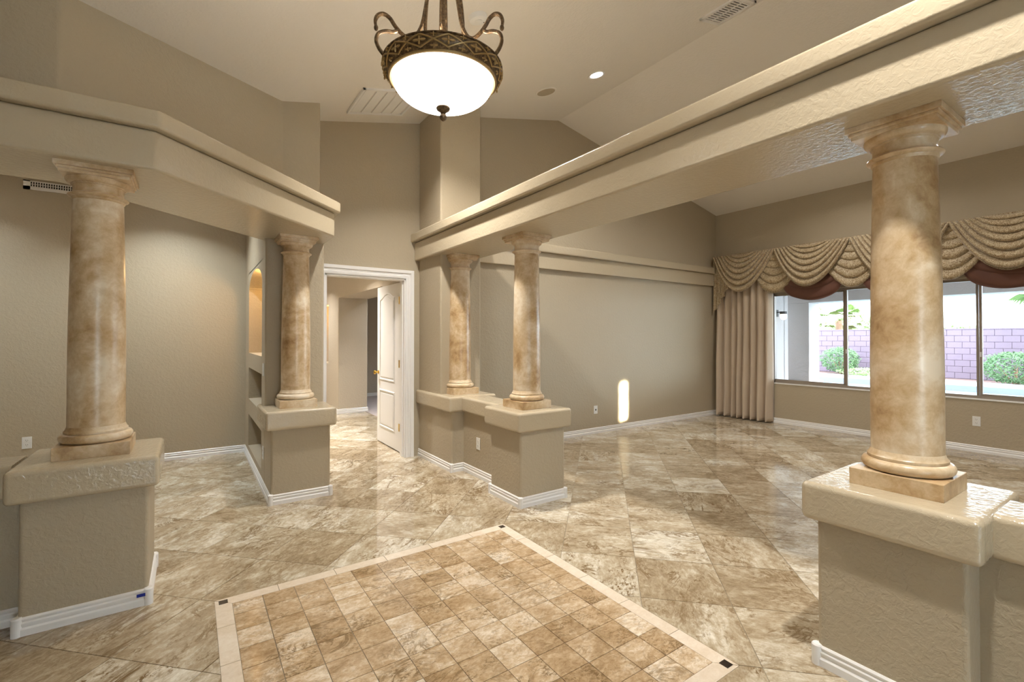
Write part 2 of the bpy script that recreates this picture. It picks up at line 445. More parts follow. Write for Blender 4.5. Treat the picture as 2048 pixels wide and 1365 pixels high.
for cx, cy in ((RX0 + .037, RY0 + .037), (RX1 - .037, RY0 + .037), (RX0 + .037, RY1 - .037), (RX1 - .037, RY1 - .037)):
    o = link('corner_inset', make_tile_mesh([[(-cs_, -cs_), (cs_, -cs_), (cs_, cs_), (-cs_, cs_)]]), M['black_stone'], inlay, (cx - 1.011, cy - 2.018, .0012))
    o['label'] = 'small black marble square'

# ------------------------------------------------------------------ ceiling
ca = MB()
ca.prism([(-3.3, ceil_z(-3.3)), (RIDGE_X, RIDGE_Z), (XW + .2, ceil_z(XW + .2)), (XW + .2, ceil_z(XW + .2) + .15), (RIDGE_X, RIDGE_Z + .15), (-3.3, ceil_z(-3.3) + .15)], -3.6, 5.4, fn=lambda a, b, c: (a, c, b))
struct('ceiling', ca, M['ceiling'], 'vaulted pale beige ceiling rising to a ridge over the living room', 'ceiling', False)
struct('ceiling', MB().prism([(-3.3,3.6),(-.7,3.6),(.543,4.843),(.7,4.9),(.7,6.6),(-3.3,6.6)], 3.05, 3.15), M['ceiling'], 'flat lower ceiling over the dining room behind the left beam', 'ceiling', False)
struct('ceiling', MB().box(.4, 5.2, 5.28, 12.2, 2.75, 2.85), M['ceiling'], 'flat ceiling of the hallway beyond the white door', 'ceiling', False)

# ------------------------------------------------------------------ walls
struct('wall_back', MB().box(2.68, XW + .2, 4.905, 5.06, 0, 4.4), M['wall'], 'long beige far wall of the living room under the gable ceiling', 'wall', False)
# door wall
DX0, DX1, DZ = 1.147, 2.030, 2.050
mb = MB().box(.9, DX0, 5.165, 5.285, 0, 4.0).box(DX1, 2.4, 5.165, 5.285, 0, 4.0).box(DX0, DX1, 5.165, 5.285, DZ, 4.0)
struct('wall_door', mb, M['wall'], 'tall beige wall with the white framed doorway', 'wall', False)
vert = lambda e: abs((e.verts[0].co - e.verts[1].co).normalized().z) > .9
struct('wall_pier', MB().box(2.20, 2.70, 4.59, 5.17, CAPT, 4.2, .022, 4, vert), M['wall'], 'tall square wall pier behind the half column right of the doorway', 'wall')
# niche block on the left: body with niches cut in its left face
XN = .543; NY0, NY1 = 4.950, 6.150; NB = XN + .32
nb = MB()
nb.box(XN, 1.045, 4.72, NY0, 0, ZS, .022, 4, lambda e: vert(e) and e.verts[0].co.y < 4.8)
nb.box(XN, 1.045, NY1, 6.6, 0, 3.1)
nb.box(NB, 1.045, NY0, NY1, 0, ZS).box(NB, 1.0, NY0, NY1, ZS, 3.1)
nb.box(XN, 1.0, 4.73, NY0, ZS, 3.1)
for z0, z1 in ((0, .145), (.505, .680), (1.034, 1.200), (2.10, 3.1)): nb.box(XN, NB, NY0, NY1, z0, z1)
yc, hw, zsp, rise = (NY0 + NY1) / 2, (NY1 - NY0) / 2, 1.895, .185
N = 24
for k in range(N):
    a0, a1 = math.pi * k / N, math.pi * (k + 1) / N
    p = [(yc + hw * math.cos(a0), zsp + rise * math.sin(a0)), (yc + hw * math.cos(a1), zsp + rise * math.sin(a1))]
    nb.prism([p[0], (p[0][0], 2.11), (p[1][0], 2.11), p[1]], XN, NB, fn=lambda a, b, c: (c, a, b))
struct('wall_niche', nb, M['wall'], 'beige wall block with an arched niche above two square niches', 'wall')
struct('wall_dining', MB().box(-3.3, XN + .1, 6.52, 6.65, 0, 3.1), M['wall'], 'brightly lit beige dining room wall behind the left column', 'wall', False)
# bulkhead above the left beam
bp = [(-3.3, 3.452), (-.598, 3.452), (.672, 4.722), (1.005, 4.722), (1.005, 5.2), (.6, 5.2), (.543, 4.853), (-.63, 3.68), (-3.3, 3.68)]
struct('wall_bulkhead', MB().prism(bp, ZF, 3.75, .015, 3, vert), M['wall'], 'upper beige wall set back above the left beam with an angled face', 'wall')
struct('wall_left', MB().box(-3.4, -3.25, -3.6, 6.6, 0, 3.2), M['wall'], 'beige side wall at the left beyond the frame', 'wall', False)
# rear wall with an opening for the added fill window
mb = MB().box(-3.4, -.1, -3.6, -3.45, 0, 4.4).box(.84, XW + .2, -3.6, -3.45, 0, 4.4).box(-.1, .84, -3.6, -3.45, 2.1, 4.4).box(-.1, .84, -3.6, -3.45, 0, .3)
struct('wall_rear', mb, M['wall'], 'beige entry wall behind the viewer', 'wall', False)
# window wall
WY0, WY1, WZ0, WZ1 = .50, 3.955, .640, 2.095
mb = MB().box(XW, XW + .17, -3.6, WY0, 0, 3.9).box(XW, XW + .17, WY1, 5.0, 0, 3.9).box(XW, XW + .17, WY0, WY1, 0, WZ0).box(XW, XW + .17, WY0, WY1, WZ1, 3.9)
struct('wall_window', mb, M['wall'], 'beige right wall holding the wide picture window', 'wall', False)
# hall beyond the door
hz = 2.08
mb = MB().box(2.17, 2.70, 5.28, 6.35, 0, 2.8).box(2.17, 2.70, 8.72, 9.43, 0, 2.8, .02, 3, lambda e: vert(e) and e.verts[0].co.y < 8.8).box(2.17, 2.70, 6.34, 8.73, hz, 2.8)
mb.box(2.45, 2.70, 9.43, 10.2, 0, 2.8).box(2.17, 2.70, 10.2, 12.2, 0, 2.8).box(2.17, 2.45, 9.43, 10.2, 0, .87).box(2.17, 2.45, 9.43, 10.2, 2.0, 2.8)
struct('wall_hall', mb, M['wall_pink'], 'hallway wall seen through the doorway with a square opening', 'wall')
struct('wall_hall_end', MB().box(.5, 5.2, 12.1, 12.25, 0, 2.8).box(.5, .65, 6.6, 12.1, 0, 2.8), M['wall_pink'], 'end wall of the hallway beyond the door', 'wall', False)
struct('wall_bedroom', MB().box(2.68, 5.2, 10.85, 11.0, 0, 2.8).box(5.1, 5.25, 5.2, 11, 0, 2.8), M['wall_pink'], 'mauve bedroom wall glimpsed past the hallway opening', 'wall', False)
struct('floor', MB().box(2.66, 5.2, 5.3, 11.0, -.02, .008), M['carpet'], 'pale carpet of the bedroom past the hallway', 'floor', False)

# ------------------------------------------------------------------ baseboards and trim
BB = [(0, 0), (.015, 0), (.015, .030), (.009, .038), (.012, .050), (.012, .057), (.007, .063), (.010, .070), (.010, .076), (.004, .083), (0, .083)]
def baseboard(name, path, label=None, parent=None, mat='white'):
    if parent is None: return struct(name, MB().sweep(path, BB), M[mat], label, 'baseboard')
    p = Vector(parent.location)
    k = max(range(len(path) - 1), key=lambda i: (Vector(path[i + 1]) - Vector(path[i])).length)
    a, b_ = Vector(path[k]), Vector(path[k + 1]); d = b_ - a
    if Vector((d.y, -d.x)).dot((a + b_) / 2 - p.xy) < 0: path = path[::-1]
    mb = MB().sweep(path, BB)
    o = mb.build(name, M[mat], parent); o.location = -p; return o
baseboard('baseboard_back', [(2.53, 4.905), (XW, 4.905)], 'white ridged baseboard along the living room back wall')
baseboard('baseboard_window', [(XW, 4.905), (XW, -3.4)], 'white ridged baseboard under the picture window')
baseboard('baseboard_dining', [(-3.2, 6.52), (XN, 6.52)], 'white ridged baseboard on the dining room wall')
baseboard('baseboard_niche', [(XN, 6.52), (XN, 4.73)], 'white ridged baseboard below the niches')
baseboard('baseboard_hall', [(2.17, 9.4), (2.17, 8.72), (2.70, 8.72), (2.70, 10.85), (5.0, 10.85)][:3], 'white ridged baseboard in the hallway opening')
baseboard('baseboard_bedroom', [(2.70, 8.72), (2.70, 10.85), (5.0, 10.85)], 'white baseboard on the bedroom wall past the hallway')
# cornice on the back wall: two stepped bands like the beams
t1 = thing('trim_1', (5.2, 4.905, ZS), 0, 'stepped beige cornice band across the living room back wall', 'cornice', None, 'structure')
def local(mb, name, mat, parent, **kw):
    o = mb.build(name, mat, parent, **kw); o.location = -Vector(parent.location); return o
local(MB().box(2.69, XW, 4.905 - .045, 4.92, ZS + .01, ZF + .01, .010), 'fascia', M['trim_paint'], t1)
local(MB().box(2.69, XW, 4.905 - .090, 4.92, ZF + .008, ZC + .02, .014), 'cap', M['trim_paint'], t1)

# ------------------------------------------------------------------ beams
b = thing('ceiling_beam', (2.41, 1.0, ZS), 0, 'long beige beam carried by the columns on the right', 'beam')
local(MB().box(2.14, 2.688, -3.45, 5.17, ZS, ZF, .016), 'fascia', M['trim_paint'], b)
local(MB().box(2.094, 2.735, -3.45, 5.17, ZF, ZC, .016), 'cap', M['trim_paint'], b)
b = thing('ceiling_beam', (-.1, 3.4, ZS), 0, 'beige beam on the left that turns at an angle toward the doorway', 'beam')
fx = lambda o: [(-3.25, 3.115 - o), (-.161 + o * .414, 3.115 - o), (1.043 + o, 4.319 + o * -.414 + o * .0), (1.043 + o, 4.735), (.56, 4.735), (.56, 4.853 + .017), (-.63, 3.68), (-3.25, 3.68)]
local(MB().prism(fx(0), ZS, ZF, .016), 'fascia', M['trim_paint'], b)
local(MB().prism(fx(.046), ZF, ZC, .016), 'cap', M['trim_paint'], b)

# ------------------------------------------------------------------ pedestals and half walls
def corner_block(parent, x, y):
    mb = MB().lathe([(.001, 0), (.021, 0), (.021, .080), (.016, .086), (.001, .086)], (x, y, 0), 16)
    o = mb.build('corner_block', M['white'], parent); o.location = -Vector(parent.location)
def pedestal(name, label, x0, x1, y0, y1, base, corners, cap=None, group='stucco pedestals with projecting caps', cat='pedestal'):
    t = thing(name, ((x0 + x1) / 2, (y0 + y1) / 2, 0), 0, label, cat, group)
    local(MB().box(x0, x1, y0, y1, -.004, CAPB + .01, .020, 4, vert), 'body', M['wall'], t)
    c = cap or (x0 - .045, x1 + .045, y0 - .045, y1 + .045)
    local(MB().prism(c, CAPB, CAPT, .024, 4) if len(c) > 4 else MB().box(c[0], c[1], c[2], c[3], CAPB, CAPT, .024, 4), 'cap', M['trim_paint'], t)
    baseboard('baseboard', base, None, t)
    for x, y in corners: corner_block(t, x, y)
    return t
G = 'stucco pedestals with projecting caps'
ped_mid = pedestal('pedestal', 'beige stucco pedestal in the middle, free corner toward the inlay, outlet beside it', 2.20, 2.67, 3.112, 3.570,
    [(2.53, 3.57), (2.67, 3.57), (2.67, 3.112), (2.20, 3.112), (2.20, 3.57), (2.34, 3.57)][::-1], [(2.20, 3.112), (2.67, 3.112), (2.2, 3.57)])
ped_near = pedestal('pedestal', 'large beige stucco pedestal in the right foreground under the biggest column', 2.205, 2.685, .460, .935,
    [(2.34, .46), (2.205, .46), (2.205, .935), (2.685, .935), (2.685, .46), (2.53, .46)], [(2.205, .935), (2.205, .46), (2.685, .935)])
ped_left = pedestal('pedestal', 'beige stucco pedestal in the left foreground with blue tape on its baseboard', -.659, -.177, 3.093, 3.560,
    [(-.659, 3.228), (-.659, 3.093), (-.177, 3.093), (-.177, 3.56), (-.659, 3.56), (-.659, 3.415)][::-1], [(-.659, 3.093), (-.177, 3.093), (-.177, 3.56)])
ped_far = pedestal('pedestal', 'deep beige stucco pedestal beside the doorway casing under the wall pier', 2.20, 2.67, 4.329, 5.165,
    [(2.20, 5.165), (2.20, 4.329), (2.34, 4.329)][::-1], [(2.20, 4.329)], (2.155, 2.715, 4.284, 5.165))
ped_niche = pedestal('pedestal', 'beige stucco pedestal in front of the niche wall, switch above its cap', .543, 1.012, 4.316, 4.72,
    [(.543, 4.72), (.543, 4.316), (1.012, 4.316), (1.012, 4.72)][::-1], [(.543, 4.316), (1.012, 4.316)], [(.498, 4.271), (1.057, 4.271), (1.057, 4.722), (.543, 4.722), (.543, 4.88), (.498, 4.88)])
def half_wall(label, x0, x1, y0, y1, base, capr):
    t = thing('half_wall', ((x0 + x1) / 2, (y0 + y1) / 2, 0), 0, label, 'half wall', 'low stucco half walls')
    local(MB().box(x0, x1, y0, y1, -.004, CAPB + .01), 'body', M['wall'], t)
    ox, oy = (.045, 0) if y1 - y0 > x1 - x0 else (0, .045)
    local(MB().box(*((x0 - ox, x1 + ox) + capr if ox else capr + (y0 - oy, y1 + oy)), CAPB + .001, CAPT - .001, .024, 4, lambda e: abs((e.verts[0].co - e.verts[1].co).normalized()[1 if ox else 0]) > .9), 'cap', M['trim_paint'], t)
    for p in base: baseboard('baseboard', p, None, t)
    return t
half_wall('short beige half wall with an outlet between the middle pedestal and the doorway pier', 2.34, 2.53, 3.57, 4.329, [[(2.34, 3.57), (2.34, 4.329)], [(2.53, 3.57), (2.53, 4.329)]], (3.615, 4.284))
half_wall('beige half wall running toward the viewer from the right foreground pedestal', 2.34, 2.53, -3.4, .46, [[(2.34, -3.4), (2.34, .46)]], (-3.4, .415))
half_wall('beige half wall running off to the left from the taped pedestal', -3.25, -.659, 3.228, 3.415, [[(-3.2, 3.228), (-.659, 3.228)]], (-3.25, -.704))

# ------------------------------------------------------------------ columns
def column(label, x, y, rz=0):
    t = thing('column', (x, y, CAPT), 0, label, 'column', 'faux marble round columns')
    MB().box(-.152, .152, -.152, .152, -.002, .066, .004, 2).build('plinth', M['column'], t)
    tor = [(.10, .064), (.128, .066)] + [(.128 + .025 * math.sin(math.pi * k / 8), .066 + .048 * (1 - math.cos(math.pi * k / 8)) / 2) for k in range(1, 9)]
    tor += [(.132, .115), (.132, .124), (.128, .128), (.124, .136), (.119, .150), (.10, .152)]
    MB().lathe(tor, n=48).build('base', M['column'], t)
    z0, z1 = .148, 1.336
    sh = [(.1195 - .0005 * (1 - math.cos(math.pi * k / 16)) - .0135 * max(0, (k / 16 - .25) / .75) ** 1.6, z0 + (z1 - z0) * k / 16) for k in range(17)]
    MB().lathe(sh, n=48).build('shaft', M['column'], t)
    cp = [(.09, 1.330), (.106, 1.331), (.110, 1.338), (.111, 1.343)] + [(.110 + .017 * math.sin(math.pi * k / 6), 1.344 + .024 * (k / 6)) for k in range(0, 7)]
    cp += [(.108, 1.372), (.106, 1.380), (.106, 1.402), (.109, 1.408), (.113, 1.410), (.113, 1.415), (.118, 1.418)] + [(.118 + .017 * math.sin(math.pi / 2 * k / 5), 1.418 + .022 * (1 - math.cos(math.pi / 2 * k / 5))) for k in range(1, 6)]
    cp += [(.134, 1.446), (.09, 1.447)]
    MB().lathe(cp, n=48).build('capital', M['column'], t)
    ab = MB().box(-.140, .140, -.140, .140, 1.443, 1.459, .002, 2).box(-.148, .148, -.148, .148, 1.458, 1.473, .005, 3).box(-.157, .157, -.157, .157, 1.472, 1.4965, .003, 2)
    ab.build('abacus', M['column'], t)
column('tall tan faux marble column in the right foreground before the window', 2.447, .695)
column('tan faux marble column on the middle pedestal near the outlet', 2.430, 3.340)
column('tan faux marble column in the left foreground below the turning beam', -.415, 3.330)
column('tan faux marble column standing against the niche wall block', .772, 4.565)
column('tan faux marble half column engaged in the pier right of the door', 2.425, 4.575)

# ------------------------------------------------------------------ doorway: casing, leaf
d1 = thing('door_1', (1.6, 5.165, 0), 0, 'white arched panel door standing open with its white casing', 'door', None, 'structure')
CP = [(0, 0), (0, .016), (.012, .022), (.030, .022), (.036, .016), (.056, .020), (.062, .030), (.088, .034), (.095, .034), (.095, 0)]
mb = MB().sweep([(DX0, .0), (DX0, DZ), (DX1, DZ), (DX1, .0)], [(-o, h) for o, h in CP], fn=lambda a, b_, h: (a, 5.165 - h, b_))
local(mb, 'casing', M['white'], d1)
mb = MB().box(DX0, DX0 + .018, 5.160, 5.30, 0, DZ).box(DX1 - .012, DX1 + .006, 5.160, 5.30, 0, DZ).box(DX0, DX1, 5.160, 5.30, DZ - .018, DZ + .002)
mb.box(DX0 + .018, DX0 + .03, 5.20, 5.235, 0, DZ - .018).box(DX1 - .024, DX1 - .012, 5.20, 5.235, 0, DZ - .018)
local(mb, 'jamb', M['white'], d1, smooth=False)
LY0, LY1, LX = 5.345, 6.205, 2.052     # leaf swung back along +y, its visible face at LX
leaf_ = local(MB().box(LX, LX + .035, LY0, LY1, .012, 2.032, .002, 1), 'door_leaf', M['white'], d1)
lp = Vector(d1.location)
def leaf_part(mb, name, mat): 
    return mb.build(name, mat, leaf_)
def panel(y0, y1, z0, z1, arch):
    pts = [(y0, z0), (y1, z0), (y1, z1)]
    if arch:
        for k in range(1, 20):
            s_ = k / 20; pts.append((y1 + (y0 - y1) * s_, z1 + arch * (.5 - .5 * math.cos(2 * math.pi * s_)) ** .8))
    pts.append((y0, z1))
    fn = lambda a, b_, h: (LX - h, a, b_)
    bead = [(-.016, -.001), (-.010, .009), (0, .010), (.006, .002), (.012, -.001)]
    mb = MB().sweep(pts, bead, fn, closed=True)
    leaf_part(mb, 'panel_moulding', M['white'])
    cy_, cz_ = (y0 + y1) / 2, (z0 + z1) / 2
    ins = [(cy_ + (a - cy_) * (1 - .036 / abs(y1 - y0) * 2), cz_ + (b_ - cz_) * (1 - .036 / abs(z1 - z0) * 2)) for a, b_ in pts]
    leaf_part(MB().prism(ins, -.002, .007, .005, 2, fn=fn), 'panel', M['white'])
panel(LY0 + .22, LY1 - .11, .83, 1.865, .065)
panel(LY0 + .22, LY1 - .11, .225, .695, 0)
def knob(y, z, mat=M['brass']):
    mb = MB().lathe([(.001, .0), (.026, 0), (.026, -.006), (.010, -.012), (.010, -.03), (.022, -.04), (.027, -.052), (.022, -.064), (.001, -.068)], (LX, y, z), 20, 'x')
    return leaf_part(mb, 'door_knob', mat)
knob(LY1 - .05, .915)
for z in (1.812, 1.064, .316):
    mb = MB().tube([(LX - .006, LY0 - .014, z - .047), (LX - .006, LY0 - .014, z + .047)], .0075, 10).box(LX - .003, LX + .001, LY0 - .006, LY0 + .036, z - .045, z + .045, .001, 1).box(2.016, 2.020, 5.302, LY0 - .01, z - .045, z + .045)
    local(mb, 'hinge', M['brass'], d1)

# ------------------------------------------------------------------ picture window
w1 = thing('window_1', (XW, 2.2, WZ0), 0, 'wide aluminium framed sliding window looking onto the patio and pool', 'window', None, 'structure')
xf = XW + .085
mb = MB().box(xf - .03, xf + .03, WY0, WY1, WZ0, WZ0 + .035).box(xf - .03, xf + .03, WY0, WY1, WZ1 - .035, WZ1).box(xf - .03, xf + .03, WY0, WY0 + .035, WZ0, WZ1).box(xf - .03, xf + .03, WY1 - .035, WY1, WZ0, WZ1)
local(mb, 'frame', M['chrome'], w1, smooth=False)
local(MB().box(XW - .012, xf - .02, WY0 - .01, WY1 + .01, WZ0 - .014, WZ0 + .002, .005, 2), 'sill', M['white'], w1)
for y in (2.927, 1.523):
    local(MB().box(xf - .026, xf + .02, y - .030, y - .004, WZ0 + .03, WZ1 - .03, .003, 1), 'sash_stile', M['chrome'], w1)
    local(MB().box(xf - .010, xf + .026, y + .002, y + .026, WZ0 + .03, WZ1 - .03, .003, 1), 'sash_stile', M['chrome'], w1)
    local(MB().box(xf - .034, xf - .026, y - .024, y - .010, 1.14, 1.20, .002, 1), 'sash_latch', M['white'], w1)
for a, b_, xo in ((2.947, WY1 - .03, .004), (1.545, 2.907, -.012), (WY0 + .03, 1.505, .004)):
    local(MB().box(xf + xo, xf + xo + .006, a, b_, WZ0 + .03, WZ1 - .03), 'pane', M['glass'], w1, smooth=False)
for a, b_ in ((2.947, WY1 - .03), (WY0 + .03, 1.505)):
    local(MB().box(xf - .022, xf + .0, a, b_, WZ0 + .033, WZ0 + .058).box(xf - .022, xf + .0, a, b_, WZ1 - .058, WZ1 - .033), 'sash_rail', M['chrome'], w1, smooth=False)
w2 = thing('fill_window', (.37, -3.5, .3), 0, 'unseen window added behind the viewer for fill daylight', 'window', None, 'structure')  # unseen opening added to let in cool fill from behind
mb = MB().box(-.1, .84, -3.55, -3.5, .3, .36).box(-.1, .84, -3.55, -3.5, 2.04, 2.1)
for x in (-.1, .34, .78): mb.box(x, x + .06, -3.55, -3.5, .3, 2.1)
local(mb, 'frame', M['white'], w2, smooth=False)
for x in (-.04, .40): local(MB().box(x, x + .38, -3.53, -3.524, .36, 2.04), 'pane', M['glass'], w2, smooth=False)

# ------------------------------------------------------------------ drapery
def solid(o, t=.004):
    m = o.modifiers.new('thick', 'SOLIDIFY'); m.thickness = t; m.offset = 0; return o
va = thing('swag_valance', (XW - .13, 2.22, 2.79), 0, 'gold brocade swag valance with brown under swags across the window top', 'valance')
XV = XW - .13; ZV = 2.79
def swag(y0, y1, drop, xoff, mat, name, folds=7, top=.30, seed=0, amp=.02, bulge=.06, flat=False):
    rnd = random.Random(seed); wv = y1 - y0; ph = rnd.random() * 6; sk = rnd.uniform(-.03, .03)
    def fn(s, t):
        e = top * (1 - t) ** 1.1
        ya, yb = y0 + wv * e, y1 - wv * e
        u = 2 * s - 1
        hang = 1 - (.26 * u * u + .74 * u ** 10) if flat else 1 - u * u
        z = ZV - .012 - drop * (.03 + .97 * t ** 1.05) * hang - .004 * t
        y = ya + (yb - ya) * s + sk * math.sin(math.pi * s) * t
        q = folds * (t ** .9) + .10 * math.sin(2.2 * u + ph)
        f = 1 - 2 * abs(math.sin(math.pi * q)) ** .8          # rounded folds with sharp valleys
        side = .45 + .55 * hang
        x = XV - xoff - bulge * math.sin(math.pi * min(1, t * .7 + .05)) * hang + amp * f * side * (.5 + .5 * t)
        z += .012 * f * hang
        return (x, y, z)
    o = MB().grid(fn, 40, 120).build(name, mat, va, ang=180); o.location = -Vector(va.location); solid(o); return o
J = [4.845, 3.809, 2.773, 1.725, .677, -.37]
for k in range(5): swag(J[k + 1] - .012, J[k] + .012, .645, .058, M['brocade'], 'swag', 7, .30, k, .036, .07)
for k in range(1, 5): swag(J[k] - .50, J[k] + .50, .705, .026, M['brocade'], 'under_swag', 6, .25, 20 + k, .020, .012)
for k in range(1, 4): swag(J[k + 1] + .02, J[k] - .02, .85, .000, M['lining'], 'brown_swag', 6, .3, 40 + k, .012, .02, True)['label'] = 'plain dark brown under swag'
local(MB().box(XV - .006, XW - .002, J[5], J[0], ZV - .05, ZV), 'mounting_board', M['brocade'], va, smooth=False)
def jabot(sgn, yedge):
    # pleated tail: folded zigzag, bottom edge stepping up toward the window
    def fn(s, t):
        y = yedge - sgn * (.02 + .27 * s)
        zb = 1.80 + .44 * s ** 1.2
        z = ZV - .02 - (ZV - .02 - zb) * t
        tri = abs((s * 4) % 1 - .5) * 2
        zz = z - (.05 * (tri - .5)) * t
        x = XV - .020 - .035 * tri * (.4 + .6 * t) + .01
        return (x, y + sgn * .02 * math.sin(s * 25) * t, zz)
    o = MB().grid(fn, 48, 30).build('jabot', M['brocade'], va, ang=60); o.location = -Vector(va.location); solid(o)
jabot(1, 4.875); jabot(-1, -.40)
# return of the board at the corner
local(MB().box(XV - .02, XW - .002, J[0] + .004, J[0] + .03, 2.45, ZV - .002), 'valance_return', M['brocade'], va, smooth=False)
def curtain(y0, y1, label, seed):
    rnd = random.Random(seed); t = thing('curtain_panel', (XW - .09, (y0 + y1) / 2, 0), 0, label, 'curtain', 'taupe drapery panels')
    n = 8; ph = [rnd.uniform(-.5, .5) for _ in range(n + 3)]; wd = [rnd.uniform(.8, 1.2) for _ in range(n)]; S = sum(wd); ed = [0]
    for q in wd: ed.append(ed[-1] + q / S)
    def fn(s, tt):
        k = max(i for i in range(n) if ed[i] <= s + 1e-9); f = (s - ed[k]) / (ed[k + 1] - ed[k])
        prof = 1 - abs(2 * f - 1) ** (3.2 + 1.5 * ph[k])
        flare = .62 + .58 * tt
        x = XW - .020 - .150 * flare * prof * (.85 + .3 * ph[k]) - .008 * math.sin(9 * tt + ph[k] * 6)
        y = y0 + (y1 - y0) * (s + (.010 * math.sin(2 * math.pi * f)) * (1 + .3 * tt)) + .012 * ph[k] * math.sin(5 * tt + k) * tt
        z = 2.50 - tt * (2.50 - .012 - .008 * (1 + ph[k]))
        return (x, y, z)
    o = MB().grid(fn, 140, 40).build('drape', M['drape'], t, ang=180); o.location = -Vector(t.location); solid(o, .005)
    hem = MB().grid(lambda s, tt: (lambda p: (p[0] - .004, p[1], .02 + .10 * tt))(fn(s, 1)), 140, 2).build('hem', M['drape'], t, ang=180); hem.location = -Vector(t.location)
    hook = MB().box(XW - .05, XW - .012, y0 + .01, y1 - .01, 2.46, 2.50); local(hook, 'heading_tape', M['drape'], t, smooth=False)
curtain(3.90, 4.86, 'floor length taupe pleated curtain in the far window corner', 3)

# ------------------------------------------------------------------ electrical plates, vents
def plate(kind, loc, nrm, label, parts='outlet'):
    t = thing(kind, loc, 0, label, 'outlet' if kind == 'wall_outlet' else 'switch', 'white wall plates')
    n = Vector(nrm); rot = n.to_track_quat('-Y', 'Z').to_euler(); t.rotation_euler = rot
    MB().box(-.036, .036, -.006, .0, -.058, .058, .003, 2).build('plate', M['plastic'], t)
    if parts == 'outlet':
        for z in (-.022, .022):
            s_ = MB().prism([(.017 * math.cos(a) * 1.0, z + .0145 * math.sin(a)) for a in [2 * math.pi * k / 16 for k in range(16)]], .005, .0085, fn=lambda a, b_, h: (a, -h, b_)).build('socket', M['plastic'], t)
            MB().box(-.008, -.0055, -.0092, -.004, z - .001, z + .008).box(.0055, .008, -.0092, -.004, z - .001, z + .007).box(-.002, .002, -.0092, -.004, z - .010, z - .006).build('slot', M['dark'], s_, smooth=False)
    elif parts == 'switch':
        MB().box(-.016, .016, -.009, -.004, -.033, .033, .002, 2).build('rocker', M['plastic'], t)
    else:
        MB().box(-.010, .010, -.0088, -.004, -.012, .012, .001, 1).build('jack', M['dark'], t)
plate('wall_outlet', (4.784, 4.905, .338), (0, -1, 0), 'small white cable jack plate on the living room back wall', 'jack')
plate('wall_outlet', (XW, 1.538, .372), (-1, 0, 0), 'white wall outlet under the picture window')
plate('wall_outlet', (-1.331, 6.52, .341), (0, -1, 0), 'white wall outlet on the dining room wall beside the left column')
plate('wall_outlet', (2.34, 4.023, .331), (-1, 0, 0), 'white wall outlet on the short half wall by the middle pedestal')
plate('wall_outlet', (XN, 4.79, .335), (-1, 0, 0), 'white wall outlet low on the niche wall side')
plate('light_switch', (XN, 4.80, 1.085), (-1, 0, 0), 'white light switch plate on the niche wall block', 'switch')
# register on the dining room wall
v = thing('air_register', (-1.10, 6.52, 2.885), 0, 'white rectangular air register high on the dining room wall', 'vent')
MB().box(-.222, .222, -.004, 0, -.018, .040).build('duct_opening', M['dark'], v, smooth=False)
MB().box(-.275, -.225, -.012, 0, -.044, .044).box(.225, .275, -.012, 0, -.044, .044).box(-.275, .275, -.012, 0, -.044, -.012).box(-.275, .275, -.012, 0, .034, .044).build('frame', M['white'], v, smooth=False)
lv = MB().box(-.0035, .0035, -.010, -.002, -.014, .036).mesh('louvre', False); lv.materials.append(M['white'])
for k in range(23): link('louvre', lv, None, v, (-.21 + .0185 * k, 0, 0))
MB().box(-.225, .225, -.011, -.002, .009, .013).build('cross_bar', M['white'], v, smooth=False)
def on_ceiling(name, x, y, label, cat, group=None):
    t = thing(name, (x, y, ceil_z(x)), 0, label, cat, group); t.rotation_euler = (0, -math.atan(SL) if x < RIDGE_X else math.atan(SR), 0); return t
t = on_ceiling('return_grille', 1.587, 4.620, 'white square return air grille on the ceiling behind the pendant', 'vent')
MB().box(-.29, .29, -.275, .275, -.006, .004).build('backing', M['filter'], t, smooth=False)
MB().box(-.30, .30, -.285, -.262, -.020, .0).box(-.30, .30, .262, .285, -.020, .0).box(-.30, -.277, -.285, .285, -.020, .0).box(.277, .30, -.285, .285, -.020, .0).build('frame', M['white'], t, smooth=False)
for k in range(5): MB().box(-.27 + .109 * k, -.27 + .109 * k + .095, -.258, .258, -.014, -.004, .003, 1).build('grille_panel', M['white'], t)
t = on_ceiling('supply_vent', 3.900, 2.345, 'small white louvred supply vent at the top right of the ceiling', 'vent')
MB().box(-.12, .12, -.15, .15, -.004, .004).build('duct_opening', M['dark'], t, smooth=False)
MB().box(-.15, .15, -.18, -.145, -.016, 0).box(-.15, .15, .145, .18, -.016, 0).box(-.15, -.118, -.18, .18, -.016, 0).box(.118, .15, -.18, .18, -.016, 0).build('frame', M['white'], t, smooth=False)
for k in range(11): MB().box(-.118, .118, -.138 + .0265 * k, -.138 + .0265 * k + .013, -.012, -.003).build('louvre', M['white'], t, smooth=False)
MB().box(-.006, .006, -.146, .146, -.014, -.003).build('centre_bar', M['white'], t, smooth=False)
t = on_ceiling('ceiling_speaker', 3.270, 4.126, 'round flush beige ceiling speaker', 'speaker')
MB().lathe([(.001, -.004), (.100, -.004), (.104, -.008), (.116, -.008), (.120, 0), (.12, .003)], n=40).build('bezel', M['ceiling'], t)
MB().lathe([(.001, -.0065), (.100, -.005), (.1, -.001)], n=40).build('grille', plain('speaker_mesh', srgb(180, 166, 142), .7), t)
t = on_ceiling('smoke_detector', 1.758, 3.042, 'round white smoke detector on the ceiling behind the pendant rods', 'smoke detector')
MB().lathe([(.072, .002), (.072, -.012), (.064, -.030), (.050, -.036), (.001, -.036)], n=36).build('housing', M['plastic'], t)
MB().lathe([(.030, -.036), (.030, -.040), (.026, -.041), (.001, -.041)], n=24).build('sensor_cap', M['plastic'], t)
